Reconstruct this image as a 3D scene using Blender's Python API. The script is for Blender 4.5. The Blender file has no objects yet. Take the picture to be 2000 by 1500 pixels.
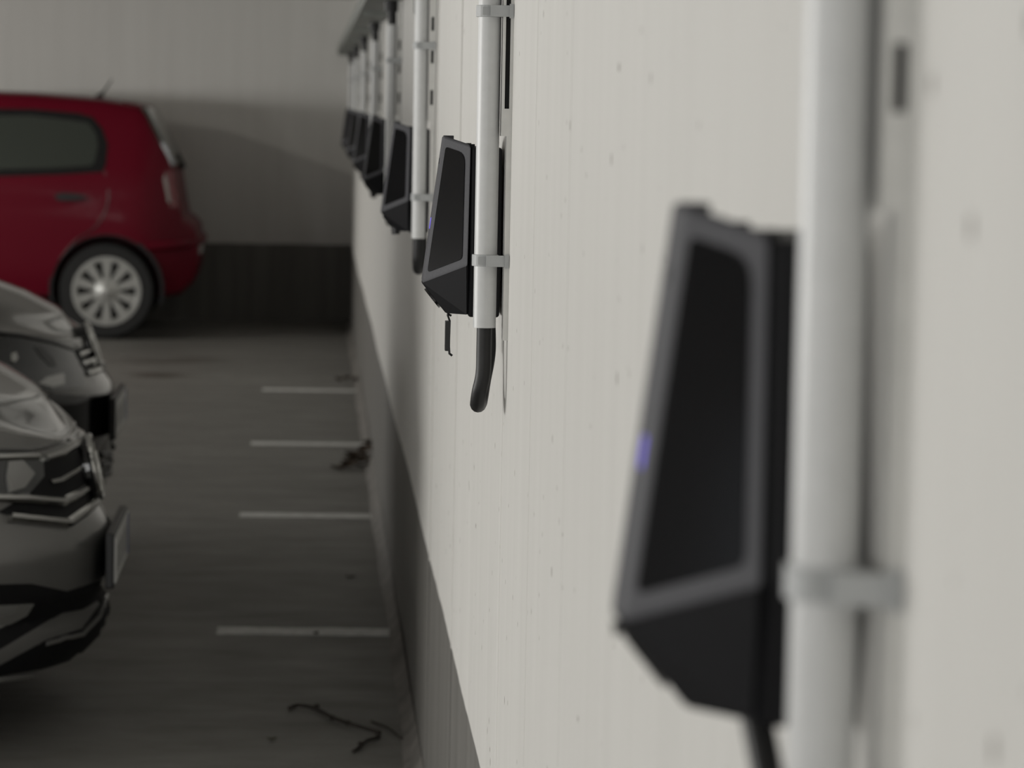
import bpy, bmesh, math, random
from mathutils import Vector, Matrix
from mathutils.bvhtree import BVHTree
from mathutils.geometry import delaunay_2d_cdt
random.seed(7)
scene = bpy.context.scene
COL = scene.collection

# ------------------------------------------------------------------ camera
F = 6500.0                       # focal length in pixels of the 2000x1500 frame
CAM = Vector((-0.252, 0.0, 1.47))
VP = (615.0, 193.0)              # where the long wall runs to
ROLL = math.radians(0.8)
yc = Vector(((VP[0] - 1000) / F, (750 - VP[1]) / F, -1)).normalized()
up = Vector((math.sin(ROLL), math.cos(ROLL), 0))
zc_ = (up - up.dot(yc) * yc).normalized()
xc = yc.cross(zc_)
M = Matrix((xc, yc, zc_))        # camera space -> world
cd = bpy.data.cameras.new('camera'); cam = bpy.data.objects.new('camera', cd); COL.objects.link(cam)
cam.matrix_world = Matrix.Translation(CAM) @ M.to_4x4()
cd.sensor_width = 36.0; cd.lens = F / 2000 * 36.0
cd.clip_start = 0.05; cd.clip_end = 200
cd.dof.use_dof = True; cd.dof.focus_distance = 4.35; cd.dof.aperture_fstop = 9.3
scene.camera = cam

# ------------------------------------------------------------------ world, daylight, exposure
w = bpy.data.worlds.new('sky'); scene.world = w; w.use_nodes = True
w.node_tree.nodes['Background'].inputs[0].default_value = (0.86, 0.93, 1.0, 1)
w.node_tree.nodes['Background'].inputs[1].default_value = 0.5
def area(name, loc, target, sx, sy, power, col):
    ld = bpy.data.lights.new(name, 'AREA'); ld.shape = 'RECTANGLE'; ld.size = sx; ld.size_y = sy
    ld.energy = power; ld.color = col
    o = bpy.data.objects.new(name, ld); COL.objects.link(o); o.location = loc
    o.rotation_euler = (Vector(target) - Vector(loc)).to_track_quat('-Z', 'Y').to_euler()
    return o
area('daylight_opening_behind', (-6.9, -2.15, 1.35), (0, -2.15, 1.35), 7.5, 0.6, 140, (1.0, 0.985, 0.955))
area('daylight_opening', (-6.9, 5.7, 1.30), (0, 4.6, 1.35), 4.6, 0.45, 255, (1.0, 0.985, 0.955))
area('daylight_strip_window', (-6.9, 15.5, 1.50), (0, 16.5, 1.5), 9.0, 0.45, 205, (1.0, 0.985, 0.955))
area('rear_fill_light', (-4.2, -5.9, 1.5), (-4.2, 10, 1.2), 5.0, 1.9, 115, (1.0, 0.985, 0.96))  # added fill from behind, lifts the camera-facing sides
scene.view_settings.view_transform = 'Standard'
scene.view_settings.look = 'None'
scene.view_settings.exposure = 0.0
scene.view_settings.gamma = 1.0
scene.view_settings.use_curve_mapping = False

# ------------------------------------------------------------------ helpers
def px_dir(u, v):
    return (M @ Vector(((u - 1000) / F, (750 - v) / F, -1))).normalized()
def on_floor(u, v, z=0.0):
    d = px_dir(u, v); t = (z - CAM.z) / d.z
    return CAM + d * t
def at_depth(u, v, Y):
    d = px_dir(u, v); return CAM + d * (Y / d.y)

class MB:
    def __init__(s): s.v = []; s.f = []
    def add(s, vs, fs):
        n = len(s.v); s.v += [tuple(p) for p in vs]; s.f += [tuple(i + n for i in f) for f in fs]; return s
    def box(s, a, b):
        (x0, y0, z0), (x1, y1, z1) = a, b
        return s.add([(x0,y0,z0),(x1,y0,z0),(x1,y1,z0),(x0,y1,z0),(x0,y0,z1),(x1,y0,z1),(x1,y1,z1),(x0,y1,z1)],
                     [(0,3,2,1),(4,5,6,7),(0,1,5,4),(1,2,6,5),(2,3,7,6),(3,0,4,7)])
    def tube(s, pts, r, n=12, cap=True):
        pts = [Vector(p) for p in pts]; m = len(pts); rs = r if isinstance(r, (list, tuple)) else [r] * m
        vs = []; prev = None
        for i, p in enumerate(pts):
            t = (pts[min(i+1, m-1)] - pts[max(i-1, 0)]).normalized()
            if prev is None:
                a = Vector((0,0,1)) if abs(t.z) < .9 else Vector((1,0,0))
                prev = t.cross(a).normalized()
            prev = (prev - prev.dot(t) * t).normalized(); q = t.cross(prev)
            for k in range(n):
                an = 2 * math.pi * k / n
                vs.append(p + rs[i] * (math.cos(an) * prev + math.sin(an) * q))
        fs = [(i*n+k, i*n+(k+1) % n, (i+1)*n+(k+1) % n, (i+1)*n+k) for i in range(m-1) for k in range(n)]
        if cap: fs += [tuple(range(n))[::-1], tuple(range((m-1)*n, m*n))]
        return s.add(vs, fs)
    def ring(s, c, axis, r0, r1, h, n=24):
        """flat washer/tyre band around axis ('y' or 'z')"""
        vs = []
        for k in range(n):
            a = 2 * math.pi * k / n; ca, sa = math.cos(a), math.sin(a)
            for rr, hh in ((r0, -h/2), (r1, -h/2), (r1, h/2), (r0, h/2)):
                vs.append((c[0]+rr*ca, c[1]+hh, c[2]+rr*sa) if axis == 'y' else (c[0]+rr*ca, c[1]+rr*sa, c[2]+hh))
        fs = [(k*4+j, ((k+1) % n)*4+j, ((k+1) % n)*4+(j+1) % 4, k*4+(j+1) % 4) for k in range(n) for j in range(4)]
        return s.add(vs, fs)
    def lathe_y(s, c, prof, n=32):
        """profile of (radius, y) turned about the y axis"""
        m = len(prof); vs = []
        for k in range(n):
            a = 2 * math.pi * k / n
            for r, y in prof: vs.append((c[0]+r*math.cos(a), c[1]+y, c[2]+r*math.sin(a)))
        fs = [(k*m+j, k*m+j+1, ((k+1) % n)*m+j+1, ((k+1) % n)*m+j) for k in range(n) for j in range(m-1)]
        return s.add(vs, fs)
    def prism(s, poly, off):
        """poly: 3D points; extruded by the vector off"""
        n = len(poly); off = Vector(off); P = [Vector(p) for p in poly]
        return s.add(P + [p + off for p in P], [tuple(range(n))[::-1], tuple(range(n, 2*n))] +
                     [(i, (i+1) % n, n+(i+1) % n, n+i) for i in range(n)])
    def build(s, name, mat, parent=None, smooth=False, bevel=0, weld=False):
        me = bpy.data.meshes.new(name); me.from_pydata(s.v, [], s.f)
        bm = bmesh.new(); bm.from_mesh(me)
        if weld: bmesh.ops.remove_doubles(bm, verts=bm.verts, dist=1e-5)
        bmesh.ops.recalc_face_normals(bm, faces=bm.faces)
        bm.to_mesh(me); bm.free()
        me.materials.append(mat)
        if smooth:
            for p in me.polygons: p.use_smooth = True
            try: me.set_sharp_from_angle(angle=math.radians(40))
            except Exception: pass
        o = bpy.data.objects.new(name, me); COL.objects.link(o)
        if parent: o.parent = parent
        if bevel:
            b = o.modifiers.new('bevel', 'BEVEL'); b.width = bevel; b.segments = 3; b.limit_method = 'ANGLE'; b.angle_limit = math.radians(12)
        return o

def tag(o, label=None, cat=None, group=None, kind=None):
    if label: o['label'] = label
    if cat: o['category'] = cat
    if group: o['group'] = group
    if kind: o['kind'] = kind
    return o
def empty(name, loc, label=None, cat=None, group=None):
    o = bpy.data.objects.new(name, None); COL.objects.link(o); o.location = loc; o.empty_display_size = .1
    return tag(o, label, cat, group)
def copy_tree(o, parent=None):
    c = o.copy(); COL.objects.link(c); c.parent = parent
    for ch in o.children: copy_tree(ch, c)
    return c
def hull(name, pts, mat, parent, bevel=0, loc=None):
    bm = bmesh.new()
    for p in pts: bm.verts.new(p)
    r = bmesh.ops.convex_hull(bm, input=bm.verts)
    bmesh.ops.dissolve_limit(bm, angle_limit=math.radians(4), verts=bm.verts, edges=bm.edges)
    bmesh.ops.recalc_face_normals(bm, faces=bm.faces)
    me = bpy.data.meshes.new(name); bm.to_mesh(me); bm.free(); me.materials.append(mat)
    o = bpy.data.objects.new(name, me); COL.objects.link(o); o.parent = parent
    if bevel:
        b = o.modifiers.new('bevel', 'BEVEL'); b.width = bevel; b.segments = 3; b.limit_method = 'ANGLE'; b.angle_limit = math.radians(15)
    return o
def lerp_list(tab, x):
    if x <= tab[0][0]: return tab[0][1]
    for (a, fa), (b, fb) in zip(tab, tab[1:]):
        if x <= b:
            t = (x - a) / (b - a); return fa + (fb - fa) * t
    return tab[-1][1]

def smoothstep(a, b, x):
    t = max(0, min(1, (x - a) / (b - a))); return t * t * (3 - 2 * t)
# ------------------------------------------------------------------ materials
def mat(name, col, rough=.5, metal=0, coat=0, emit=None, estr=0, spec=.5, trans=0):
    m = bpy.data.materials.new(name); m.use_nodes = True; b = m.node_tree.nodes['Principled BSDF']
    b.inputs['Base Color'].default_value = (*col, 1); b.inputs['Roughness'].default_value = rough
    b.inputs['Metallic'].default_value = metal; b.inputs['Coat Weight'].default_value = coat
    b.inputs['Coat Roughness'].default_value = .08
    b.inputs['Specular IOR Level'].default_value = spec
    b.inputs['Transmission Weight'].default_value = trans
    if emit: b.inputs['Emission Color'].default_value = (*emit, 1); b.inputs['Emission Strength'].default_value = estr
    return m
class NT:
    def __init__(s, m): s.t = m.node_tree; s.b = s.t.nodes['Principled BSDF']
    def n(s, typ, **kw):
        x = s.t.nodes.new(typ)
        for k, v in kw.items():
            if k.startswith('i_'): x.inputs[k[2:].replace('_', ' ')].default_value = v
            else: setattr(x, k, v)
        return x
    def l(s, a, b): s.t.links.new(a, b)
    def coord(s, scale, loc=(0,0,0)):
        tc = s.n('ShaderNodeTexCoord'); mp = s.n('ShaderNodeMapping')
        mp.inputs['Scale'].default_value = scale; mp.inputs['Location'].default_value = loc
        s.l(tc.outputs['Object'], mp.inputs['Vector']); return mp.outputs[0]
    def noise(s, scale, sc=1, det=4, rough=.55, loc=(0,0,0)):
        x = s.n('ShaderNodeTexNoise'); x.inputs['Scale'].default_value = sc; x.inputs['Detail'].default_value = det
        x.inputs['Roughness'].default_value = rough; s.l(s.coord(scale, loc), x.inputs['Vector']); return x.outputs['Fac']
    def ramp(s, fac, a, b, va=0., vb=1.):
        x = s.n('ShaderNodeMapRange'); x.inputs['From Min'].default_value = a; x.inputs['From Max'].default_value = b
        x.inputs['To Min'].default_value = va; x.inputs['To Max'].default_value = vb; s.l(fac, x.inputs['Value']); return x.outputs[0]
    def math(s, op, a, b=None):
        x = s.n('ShaderNodeMath', operation=op)
        for i, q in enumerate((a, b)):
            if q is None: continue
            if isinstance(q, (int, float)): x.inputs[i].default_value = q
            else: s.l(q, x.inputs[i])
        return x.outputs[0]
    def mix(s, fac, a, b, typ='MIX'):
        x = s.n('ShaderNodeMix', data_type='RGBA', blend_type=typ)
        for sock, q in ((x.inputs['Factor'], fac), (x.inputs['A'], a), (x.inputs['B'], b)):
            if isinstance(q, (int, float)): sock.default_value = q
            elif isinstance(q, tuple): sock.default_value = (*q, 1)
            else: s.l(q, sock)
        return x.outputs['Result']
    def bump(s, h, strength, dist):
        x = s.n('ShaderNodeBump'); x.inputs['Strength'].default_value = strength; x.inputs['Distance'].default_value = dist
        s.l(h, x.inputs['Height']); s.l(x.outputs[0], s.b.inputs['Normal'])

PAINT_Z = 0.512
def wall_material(name):
    m = mat(name, (.6,.59,.56), .62, spec=.35); t = NT(m)
    tc = t.n('ShaderNodeTexCoord'); sp = t.n('ShaderNodeSeparateXYZ'); t.l(tc.outputs['Object'], sp.inputs[0])
    z = sp.outputs['Z']
    edge = t.math('ADD', z, t.ramp(t.noise((4,4,1), 1.5), 0, 1, -.006, .006))
    low = t.ramp(edge, PAINT_Z - .002, PAINT_Z + .002, 1, 0)
    streak = t.noise((14, 14, .7), 1, 5)
    fine = t.noise((60, 60, 2.5), 1, 3)
    white = t.mix(t.ramp(streak, .3, .75), (.655,.645,.615), (.615,.605,.575))
    white = t.mix(t.ramp(fine, .6, .78, 0, .12), white, (.47,.46,.44))
    grey = t.mix(t.ramp(streak, .3, .7), (.125,.12,.111), (.17,.165,.152))
    grey = t.mix(t.ramp(t.noise((50,50,1.2), 1, 2), .66, .76, 0, .5), grey, (.26,.245,.21))
    # small pin holes and chips of the shuttered concrete
    def specks(sc, thr, keep, seed):
        v = t.n('ShaderNodeTexVoronoi'); v.inputs['Scale'].default_value = 1
        t.l(t.coord(sc, (seed, seed*2, seed*3)), v.inputs['Vector'])
        wn = t.n('ShaderNodeTexWhiteNoise'); t.l(v.outputs['Color'], wn.inputs['Vector'])
        return t.math('MULTIPLY', t.ramp(v.outputs['Distance'], thr*.6, thr, 1, 0), t.math('GREATER_THAN', wn.outputs['Value'], keep))
    sp1 = specks((0, 15, 13), .09, .5, 1.3)
    sp2 = specks((0, 34, 26), .10, .72, 4.1)
    sp3 = specks((0, 5, 9), .045, .55, 7.7)
    s_all = t.math('MAXIMUM', t.math('MAXIMUM', sp1, sp2), sp3)
    c = t.mix(low, white, grey)
    c = t.mix(t.math('MULTIPLY', s_all, .8), c, (.13,.11,.09))
    t.l(c, t.b.inputs['Base Color'])
    big = t.noise((.9, 1.1, .35), 1, 2)
    h = t.math('ADD', t.math('MULTIPLY', big, 1.0), t.math('MULTIPLY', t.noise((10,10,1.2), 1, 3), .05))
    h = t.math('ADD', h, t.math('MULTIPLY', s_all, -.03))
    t.bump(h, .55, .06)
    return m
def floor_material():
    m = mat('floor_concrete', (.1,.1,.09), .55, spec=.4); t = NT(m)
    big = t.noise((.5, .9, 1), 1, 5, .6); mid = t.noise((3, 6, 1), 1, 5, .65); fine = t.noise((60, 60, 1), 1, 4, .7)
    c = t.mix(t.ramp(big, .3, .7), (.15,.146,.134), (.205,.20,.185))
    c = t.mix(t.ramp(mid, .35, .7, 0, .5), c, (.12,.116,.105))
    c = t.mix(t.ramp(fine, .55, .8, 0, .35), c, (.25,.245,.225))
    # oil and tyre stains where cars pull in; last patch darkens the far corner
    tc = t.n('ShaderNodeTexCoord')
    for (u, v, rx, ry, d) in ((315, 733, .22, .20, .85), (385, 703, .22, .30, .45), (300, 706, .28, .25, .45), (700, 642, .22, .5, .6)):
        p = on_floor(u, v); mp = t.n('ShaderNodeMapping'); mp.inputs['Location'].default_value = (-p.x/rx, -p.y/ry, 0)
        mp.inputs['Scale'].default_value = (1/rx, 1/ry, 0); t.l(tc.outputs['Object'], mp.inputs['Vector'])
        ln = t.n('ShaderNodeVectorMath', operation='LENGTH'); t.l(mp.outputs[0], ln.inputs[0])
        rr = t.math('ADD', ln.outputs['Value'], t.ramp(mid, 0, 1, -.5, .5))
        c = t.mix(t.ramp(rr, .3, 1.0, d, 0), c, (.035,.026,.016))
    t.l(c, t.b.inputs['Base Color'])
    t.l(t.ramp(mid, .3, .7, .42, .62), t.b.inputs['Roughness'])
    t.bump(t.math('ADD', fine, t.math('MULTIPLY', mid, 2)), .35, .004)
    return m
def speckle(name, col, rough, amt=.15, sc=80, coat=0, metal=0, bump=0):
    m = mat(name, col, rough, metal, coat); t = NT(m)
    f = t.noise((sc, sc, sc), 1, 3)
    t.l(t.mix(t.ramp(f, .3, .7), tuple(x*(1-amt) for x in col), tuple(min(1, x*(1+amt)) for x in col)), t.b.inputs['Base Color'])
    if bump: t.bump(f, bump, .002)
    return m
def flake(name, a, b, rough=.3, metal=.6):
    m = mat(name, a, rough, metal, 1.0); t = NT(m)
    f = t.noise((900, 900, 900), 1, 1)
    t.l(t.mix(f, a, b), t.b.inputs['Base Color']); return m

W_WALL = wall_material('wall_paint'); W_BACK = wall_material('back_wall_paint'); W_FLOOR = floor_material()
M_CEIL = speckle('ceiling_concrete', (.42,.41,.39), .8, .1, 20)
M_COVE = speckle('cove_mortar', (.13,.122,.11), .7, .35, 9)
M_LINE = speckle('line_paint', (.62,.62,.60), .6, .2, 25)
M_FRAME = speckle('charger_frame', (.070,.070,.077), .6, .08, 400)
M_FRAME.node_tree.nodes['Principled BSDF'].inputs['Specular IOR Level'].default_value = .25
M_BLACK = speckle('charger_black', (.008,.008,.0095), .55, .1, 300)
M_BLACK.node_tree.nodes['Principled BSDF'].inputs['Specular IOR Level'].default_value = .25
M_WINDOW = mat('charger_window', (.004,.004,.005), .09, spec=.22)
M_LED = mat('led_violet', (.05,.04,.3), .4, emit=(.22,.16,1.0), estr=.55)
M_LEDOFF = mat('led_off', (.03,.03,.04), .3)
M_PIPE = speckle('conduit_plastic', (.56,.565,.56), .38, .03, 60)
M_RAIL = speckle('rail_paint', (.62,.615,.59), .45, .04, 60)
M_CLAMP = speckle('clamp_grey', (.40,.41,.41), .5, .05, 90)
M_CABLE = speckle('cable_rubber', (.016,.016,.016), .45, .1, 200)
M_CABLE.node_tree.nodes['Principled BSDF'].inputs['Specular IOR Level'].default_value = .3
M_TRAY = speckle('tray_zinc', (.20,.21,.195), .5, .15, 30, metal=.3)
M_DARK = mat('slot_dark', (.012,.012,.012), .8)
M_TWIG = speckle('bark', (.022,.017,.013), .8, .4, 60)
M_LEAF = speckle('dry_leaf', (.045,.028,.016), .8, .5, 40)
M_GLEAF = speckle('green_leaf', (.05,.05,.012), .7, .4, 60)
M_RED = mat('red_paint', (.12,.0022,.012), .4, 0, .1, spec=.15)
M_GREYCAR = flake('grey_metallic', (.15,.15,.144), (.20,.195,.187), .32, .4)
M_DARKCAR = flake('dark_metallic', (.07,.068,.063), (.11,.106,.098), .32, .5)
M_TRIM = speckle('black_trim', (.012,.012,.013), .38, .1, 100)
M_GRILLE = mat('grille_black', (.007,.007,.008), .6, spec=.2)
M_GLOSSB = mat('gloss_black', (.008,.008,.009), .12, 0, .5)
M_CHROME = mat('chrome', (.62,.62,.60), .14, 1.0)
M_LAMP = mat('headlamp_glass', (.045,.048,.05), .08, .2, 1.0)
M_LAMPW = mat('lamp_reflector', (.42,.42,.41), .22, .7, .5)
M_GLASSG = mat('tinted_glass', (.042,.049,.041), .12, 0, .3, spec=.6)
M_PLATE = mat('plate_white', (.72,.72,.70), .4)
M_PLATEK = mat('plate_ink', (.02,.02,.02), .5)
M_PLATEB = mat('plate_blue', (.02,.05,.25), .5)
M_TYRE = speckle('tyre_rubber', (.012,.012,.012), .75, .2, 80)
M_ALLOY = mat('wheel_silver', (.50,.50,.48), .32, .55)
M_TAIL = mat('tail_lamp_red', (.16,.01,.016), .12, 0, .8)
M_TAILW = mat('tail_lamp_clear', (.38,.34,.32), .15, 0, .8)

# ------------------------------------------------------------------ the room
YB = 22.0                                   # back wall
def structure(name, mb, m, smooth=False, label=None):
    o = mb.build(name, m, smooth=smooth); o['kind'] = 'structure'
    if label: o['label'] = label
    return o
floor = structure('floor', MB().box((-9, -6, -.2), (.3, YB + .3, 0)), W_FLOOR)
def wall_wave(y, z):
    k = smoothstep(4.8, 7.0, y)
    return k * (.0025 * (1 + math.sin(y * 2.3 + .5)) * .5 + .0022 * (1 + math.sin(y * .9 + z * 1.2)) * .5)
wm = MB(); NY, NZ = 240, 8; vs = []; fs = []
ys_ = [-6 + (YB + 6) * i / NY for i in range(NY + 1)]; zs_ = [2.6 * j / NZ for j in range(NZ + 1)]
for y in ys_: vs += [(wall_wave(y, z), y, z) for z in zs_]
nf = len(vs)
for y in ys_: vs += [(.3, y, z) for z in zs_]
R_ = NZ + 1
for i in range(NY):
    for j in range(NZ):
        a = i * R_ + j; fs += [(a, a + 1, a + R_ + 1, a + R_), (nf + a, nf + a + R_, nf + a + R_ + 1, nf + a + 1)]
    a = i * R_; fs += [(a, a + R_, nf + a + R_, nf + a), (a + NZ, nf + a + NZ, nf + a + R_ + NZ, a + R_ + NZ)]
fs += [tuple(range(R_)) + tuple(range(nf + R_ - 1, nf - 1, -1)), tuple(range(NY * R_, NY * R_ + R_)) + tuple(range(nf + NY * R_ + R_ - 1, nf + NY * R_ - 1, -1))]
wallR = structure('wall_right', wm.add(vs, fs), W_WALL, True)
wallB = structure('wall_back', MB().box((-9, YB, 0), (.29, YB + .3, 2.6)), W_BACK)
structure('ceiling', MB().box((-9, -6, 2.6), (.3, YB + .3, 2.85)), M_CEIL)
wl = MB().box((-7.3, -6, 0), (-7.0, YB, 1.05)).box((-7.3, 2.0, 1.05), (-7.0, 3.3, 2.6)).box((-7.3, -6, 1.70), (-7.0, 2.0, 2.6)).box((-7.3, 8.1, 1.05), (-7.0, 11.0, 2.6)).box((-7.3, 20.0, 1.05), (-7.0, YB, 2.6))
wl.box((-7.3, 3.3, 1.65), (-7.0, 8.1, 2.6)).box((-7.3, 11.0, 1.75), (-7.0, 20.0, 2.6)).box((-7.3, 11.0, 1.05), (-7.0, 20.0, 1.25))
structure('wall_left', wl, W_BACK)
structure('wall_behind', MB().box((-1.6, -6.3, 0), (.3, -6, 2.6)).box((-9, -6.3, 0), (-6.8, -6, 2.6)).box((-6.8, -6.3, 2.5), (-1.6, -6, 2.6)), W_BACK)
# mortar cove along the foot of the right wall
cv = MB(); prof = [(0, .0), (-.030, .0), (-.026, .006), (-.015, .014), (-.006, .03), (0, .042)]
n = 60
vs = []; fs = []
for i in range(n + 1):
    y = -2 + (YB + 2) * i / n; k = 1 + .12 * math.sin(i * 1.7) + .08 * math.sin(i * .6)
    vs += [(min(px * k, 0), y, pz * k) for px, pz in prof]
m_ = len(prof)
for i in range(n):
    for j in range(m_ - 1): fs.append((i*m_+j, i*m_+j+1, (i+1)*m_+j+1, (i+1)*m_+j))
structure('baseboard_right', cv.add(vs, fs), M_COVE, True)
# shuttering joints: fine ridges left where the forms met
for u in (852, 898, 992, 1047, 1115):
    Y = F * -CAM.x / (u - VP[0])
    zz = [0.0, .7, 1.4, 2.0, 2.6]; wob = [random.uniform(-.001, .001) for _ in zz]
    rb = MB(); rb.tube([(.0008, Y + wob[i] * 3, z) for i, z in enumerate(zz)], .0014, 6)
    rb.build('panel_seam', W_WALL, wallR)
# unseen strip lamp added on the ceiling to brighten the far floor
lf = empty('ceiling_fill_lamp', (-4.6, 18.0, 2.6), 'added unseen fill lamp on the ceiling left of the red car', 'lamp')
MB().box((-.07, -.62, -.05), (.07, .62, -.002)).build('housing', M_RAIL, lf)
MB().box((-.055, -.60, -.062), (.055, .60, -.0505)).build('diffuser', mat('fill_lamp_diffuser', (.8,.8,.8), .5, emit=(1, .97, .9), estr=2.0), lf)
area('ceiling_fill_light', (-4.6, 18.0, 2.52), (-4.6, 18.0, 0), .12, 1.2, 60, (1.0, .96, .88))
# short bay markings that start at the wall
for (u0, u1, v) in ((512, 699, 761), (490, 720, 866), (468, 752, 1006), (424, 786, 1232)):
    a = on_floor(u0, v); b = on_floor(u1, v + (u1-u0) * .0045)
    hw = .058; pts = []
    K = 14
    for i in range(K + 1): pts.append((a.x + (b.x-a.x)*i/K, a.y - hw + random.uniform(-.004, .004), 0.0))
    for i in range(K, -1, -1): pts.append((a.x + (b.x-a.x)*i/K, a.y + hw + random.uniform(-.004, .004), 0.0))
    tag(MB().prism(pts, (0, 0, .002)).build('parking_line', M_LINE, floor), 'worn white bay line painted on the concrete')

# ------------------------------------------------------------------ cable tray above the chargers
ct = empty('cable_tray', (0, 10, 1.76), 'long grey cable tray fixed high along the white wall', 'cable tray')
def L(p): return (p[0], p[1] - 10, p[2] - 1.76)
MB().box(L((-.105, -3, 1.760)), L((-.006, YB - .02, 1.763))).build('tray_bottom', M_TRAY, ct)
for x in (-.107, -.006):
    MB().box(L((x, -3, 1.76)), L((x + .002, YB - .02, 1.81))).build('tray_side', M_TRAY, ct)
for i in range(9):
    y = 1.0 + i * 2.5
    b = MB().box(L((-.10, y, 1.745)), L((-.001, y + .03, 1.7598))); b.box(L((-.004, y, 1.69)), L((-.001, y + .03, 1.7598)))
    b.build('bracket', M_TRAY, ct)

# ------------------------------------------------------------------ wall chargers
BZ = 1.185
F0 = Vector((-.082, -.0225, 1.425)); F1 = Vector((-.107, -.0225, 1.231)); S0 = Vector((-.048, -.066, 1.414))
nrm = (F1 - F0).cross(S0 - F0)
def on_plane(x, z): return Vector((x, F0.y - (nrm.x * (x - F0.x) + nrm.z * (z - F0.z)) / nrm.y, z))
S1 = on_plane(-.0505, 1.258)
S2 = Vector((-.048, -.062, 1.191)); B0 = Vector((-.0735, -.0225, 1.190))
def loc(p): return Vector((p[0], p[1], p[2] - BZ))
def mir(p): return Vector((p[0], -p[1], p[2]))
def rounded_poly(pts, insets, rads, seg=5):
    """inset a planar convex polygon edge by edge and round its corners"""
    n = len(pts); nn = (pts[1]-pts[0]).cross(pts[2]-pts[0]).normalized(); cen = sum(pts, Vector()) / n
    lines = []
    for i in range(n):
        a, b = pts[i], pts[(i+1) % n]; d = (b-a).normalized(); q = nn.cross(d)
        if q.dot(cen - a) < 0: q = -q
        lines.append((a + q * insets[i], d))
    cor = []
    for i in range(n):
        (p, d), (q, e) = lines[i-1], lines[i]
        # intersection p + s d = q + t e
        c = d.cross(e); s = (q - p).cross(e).dot(c) / c.length_squared
        cor.append(p + d * s)
    out = []
    for i in range(n):
        a, b, c = cor[i-1], cor[i], cor[(i+1) % n]; r = rads[i]
        p0 = b + (a-b).normalized() * r; p1 = b + (c-b).normalized() * r
        for k in range(seg + 1):
            t = k / seg; out.append((1-t)**2 * p0 + 2*t*(1-t) * b + t*t * p1)
    return out
def make_charger():
    root = empty('wall_charger', (0, 0, BZ))
    front = [F0, F1, S0, S1, S2, B0]
    hull('cover', [loc(p) for p in front + [mir(p) for p in front]], M_FRAME, root, .0035)
    k = []
    for (y, z) in ((.0645, 1.411), (.086, 1.258), (.062, 1.188)):
        for x in (-.0062, -.0475): k += [loc((x, y, z)), loc((x, -y, z))]
    hull('back_box', k, M_BLACK, root, .004)
    # black lower facets under the cover's nose
    for sgn in (0, 1):
        quad = [F1, S1, S2, B0]
        quad = [mir(p) if sgn else p for p in quad]
        c = sum(quad, Vector()) / 4; q2 = [loc(c + (p - c) * .97) for p in quad]
        nn = (q2[1]-q2[0]).cross(q2[2]-q2[0]).normalized()
        if nn.z > 0: nn = -nn
        MB().prism([p - nn * .003 for p in q2], nn * .0042).build('lower_facet', M_BLACK, root)
    q2 = [F1, mir(F1), mir(B0), B0]; c = sum(q2, Vector()) / 4; q2 = [loc(c + (p - c) * .93) for p in q2]
    nn = (q2[1]-q2[0]).cross(q2[2]-q2[0]).normalized()
    if nn.z > 0: nn = -nn
    so = MB().prism([p - nn * .003 for p in q2], nn * .004).build('socket_plate', M_BLACK, root)
    MB().tube([c_ for c_ in (sum(q2, Vector())/4 + nn * .0005, sum(q2, Vector())/4 + nn * .004)], .016, 20).build('socket', M_GLOSSB, so)
    for sgn in (0, 1):
        quad = [F0, F1, S1, S0]; 
        pl = rounded_poly([loc(mir(p) if sgn else p) for p in quad], (.008, .010, .010, .013), (.005, .006, .006, .014))
        nn = (pl[4]-pl[0]).cross(pl[9]-pl[0]).normalized()
        if nn.x > 0: nn = -nn
        MB().prism([p - nn * .002 for p in pl], nn * .0028).build('window_panel', M_WINDOW, root)
    d = (F1 - F0).normalized(); nn = Vector((d.z, 0, -d.x)); nn = nn if nn.x < 0 else -nn
    z0 = 1.309; p = F0 + d * ((F0.z - z0) / -d.z)
    def strip_box(pc, hy, hz, th, name, m):
        a = [pc + Vector((0, y, 0)) + d * s for y, s in ((-hy, -hz), (hy, -hz), (hy, hz), (-hy, hz))]
        return MB().prism([loc(q - nn * .001) for q in a], nn * (th + .001)).build(name, m, root, bevel=.0004)
    strip_box(p + Vector((0, .0225 - .0135, 0)), .0048, .0075, .0008, 'status_light', M_LED)
    p = F0 + d * .034
    strip_box(p + Vector((0, .0225 - .006, 0)), .0035, .004, .0006, 'sensor_dot', M_BLACK)
    tb = MB().box(loc((-.081, -.012, 1.4205)), loc((-.068, .012, 1.4249))); tb.build('top_clip', M_FRAME, root)
    for y in (-.05, .05):
        MB().box(loc((-.049, y - .006, 1.406)), loc((-.042, y + .006, 1.4148))).build('top_catch', M_BLACK, root)
    return root
YS = [1.55, 4.42, 7.18, 9.92, 12.65, 15.4, 18.1, 20.85]
ch_labels = ['large blurred black wall charger nearest the viewer, violet light on its edge',
    'black wall charger in sharp focus with a cap dangling beneath it',
    'black wall charger third from the viewer, just behind the sharply focused one',
    'black wall charger fourth along the wall, overlapped by the third',
    'black wall charger fifth along the wall, partly hidden in the blurred row',
    'black wall charger sixth along the wall, second from the back of the row',
    'small dark wall charger furthest away, against the back wall']
proto = make_charger(); chargers = []
for i, lab in enumerate(ch_labels):
    c = proto if i == 0 else copy_tree(proto)
    c.location = (0, YS[i], BZ); tag(c, lab, 'wall charger', 'row of wall chargers'); chargers.append(c)
    if i > 1:
        for ch in c.children:
            if ch.name.startswith('status_light'): ch.material_slots[0].link = 'OBJECT'; ch.material_slots[0].material = M_LEDOFF
# open socket flap on the nearest charger
fl = MB(); fl.tube([loc((-.100, -.018, 1.228)), loc((-.1095, -.018, 1.2265))], .0034, 12)
fl.tube([loc((-.104, -.020, 1.2275)), loc((-.084, -.020, 1.203))], .002, 8)
fl.build('socket_flap', M_TRIM, chargers[0], smooth=True)
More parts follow.
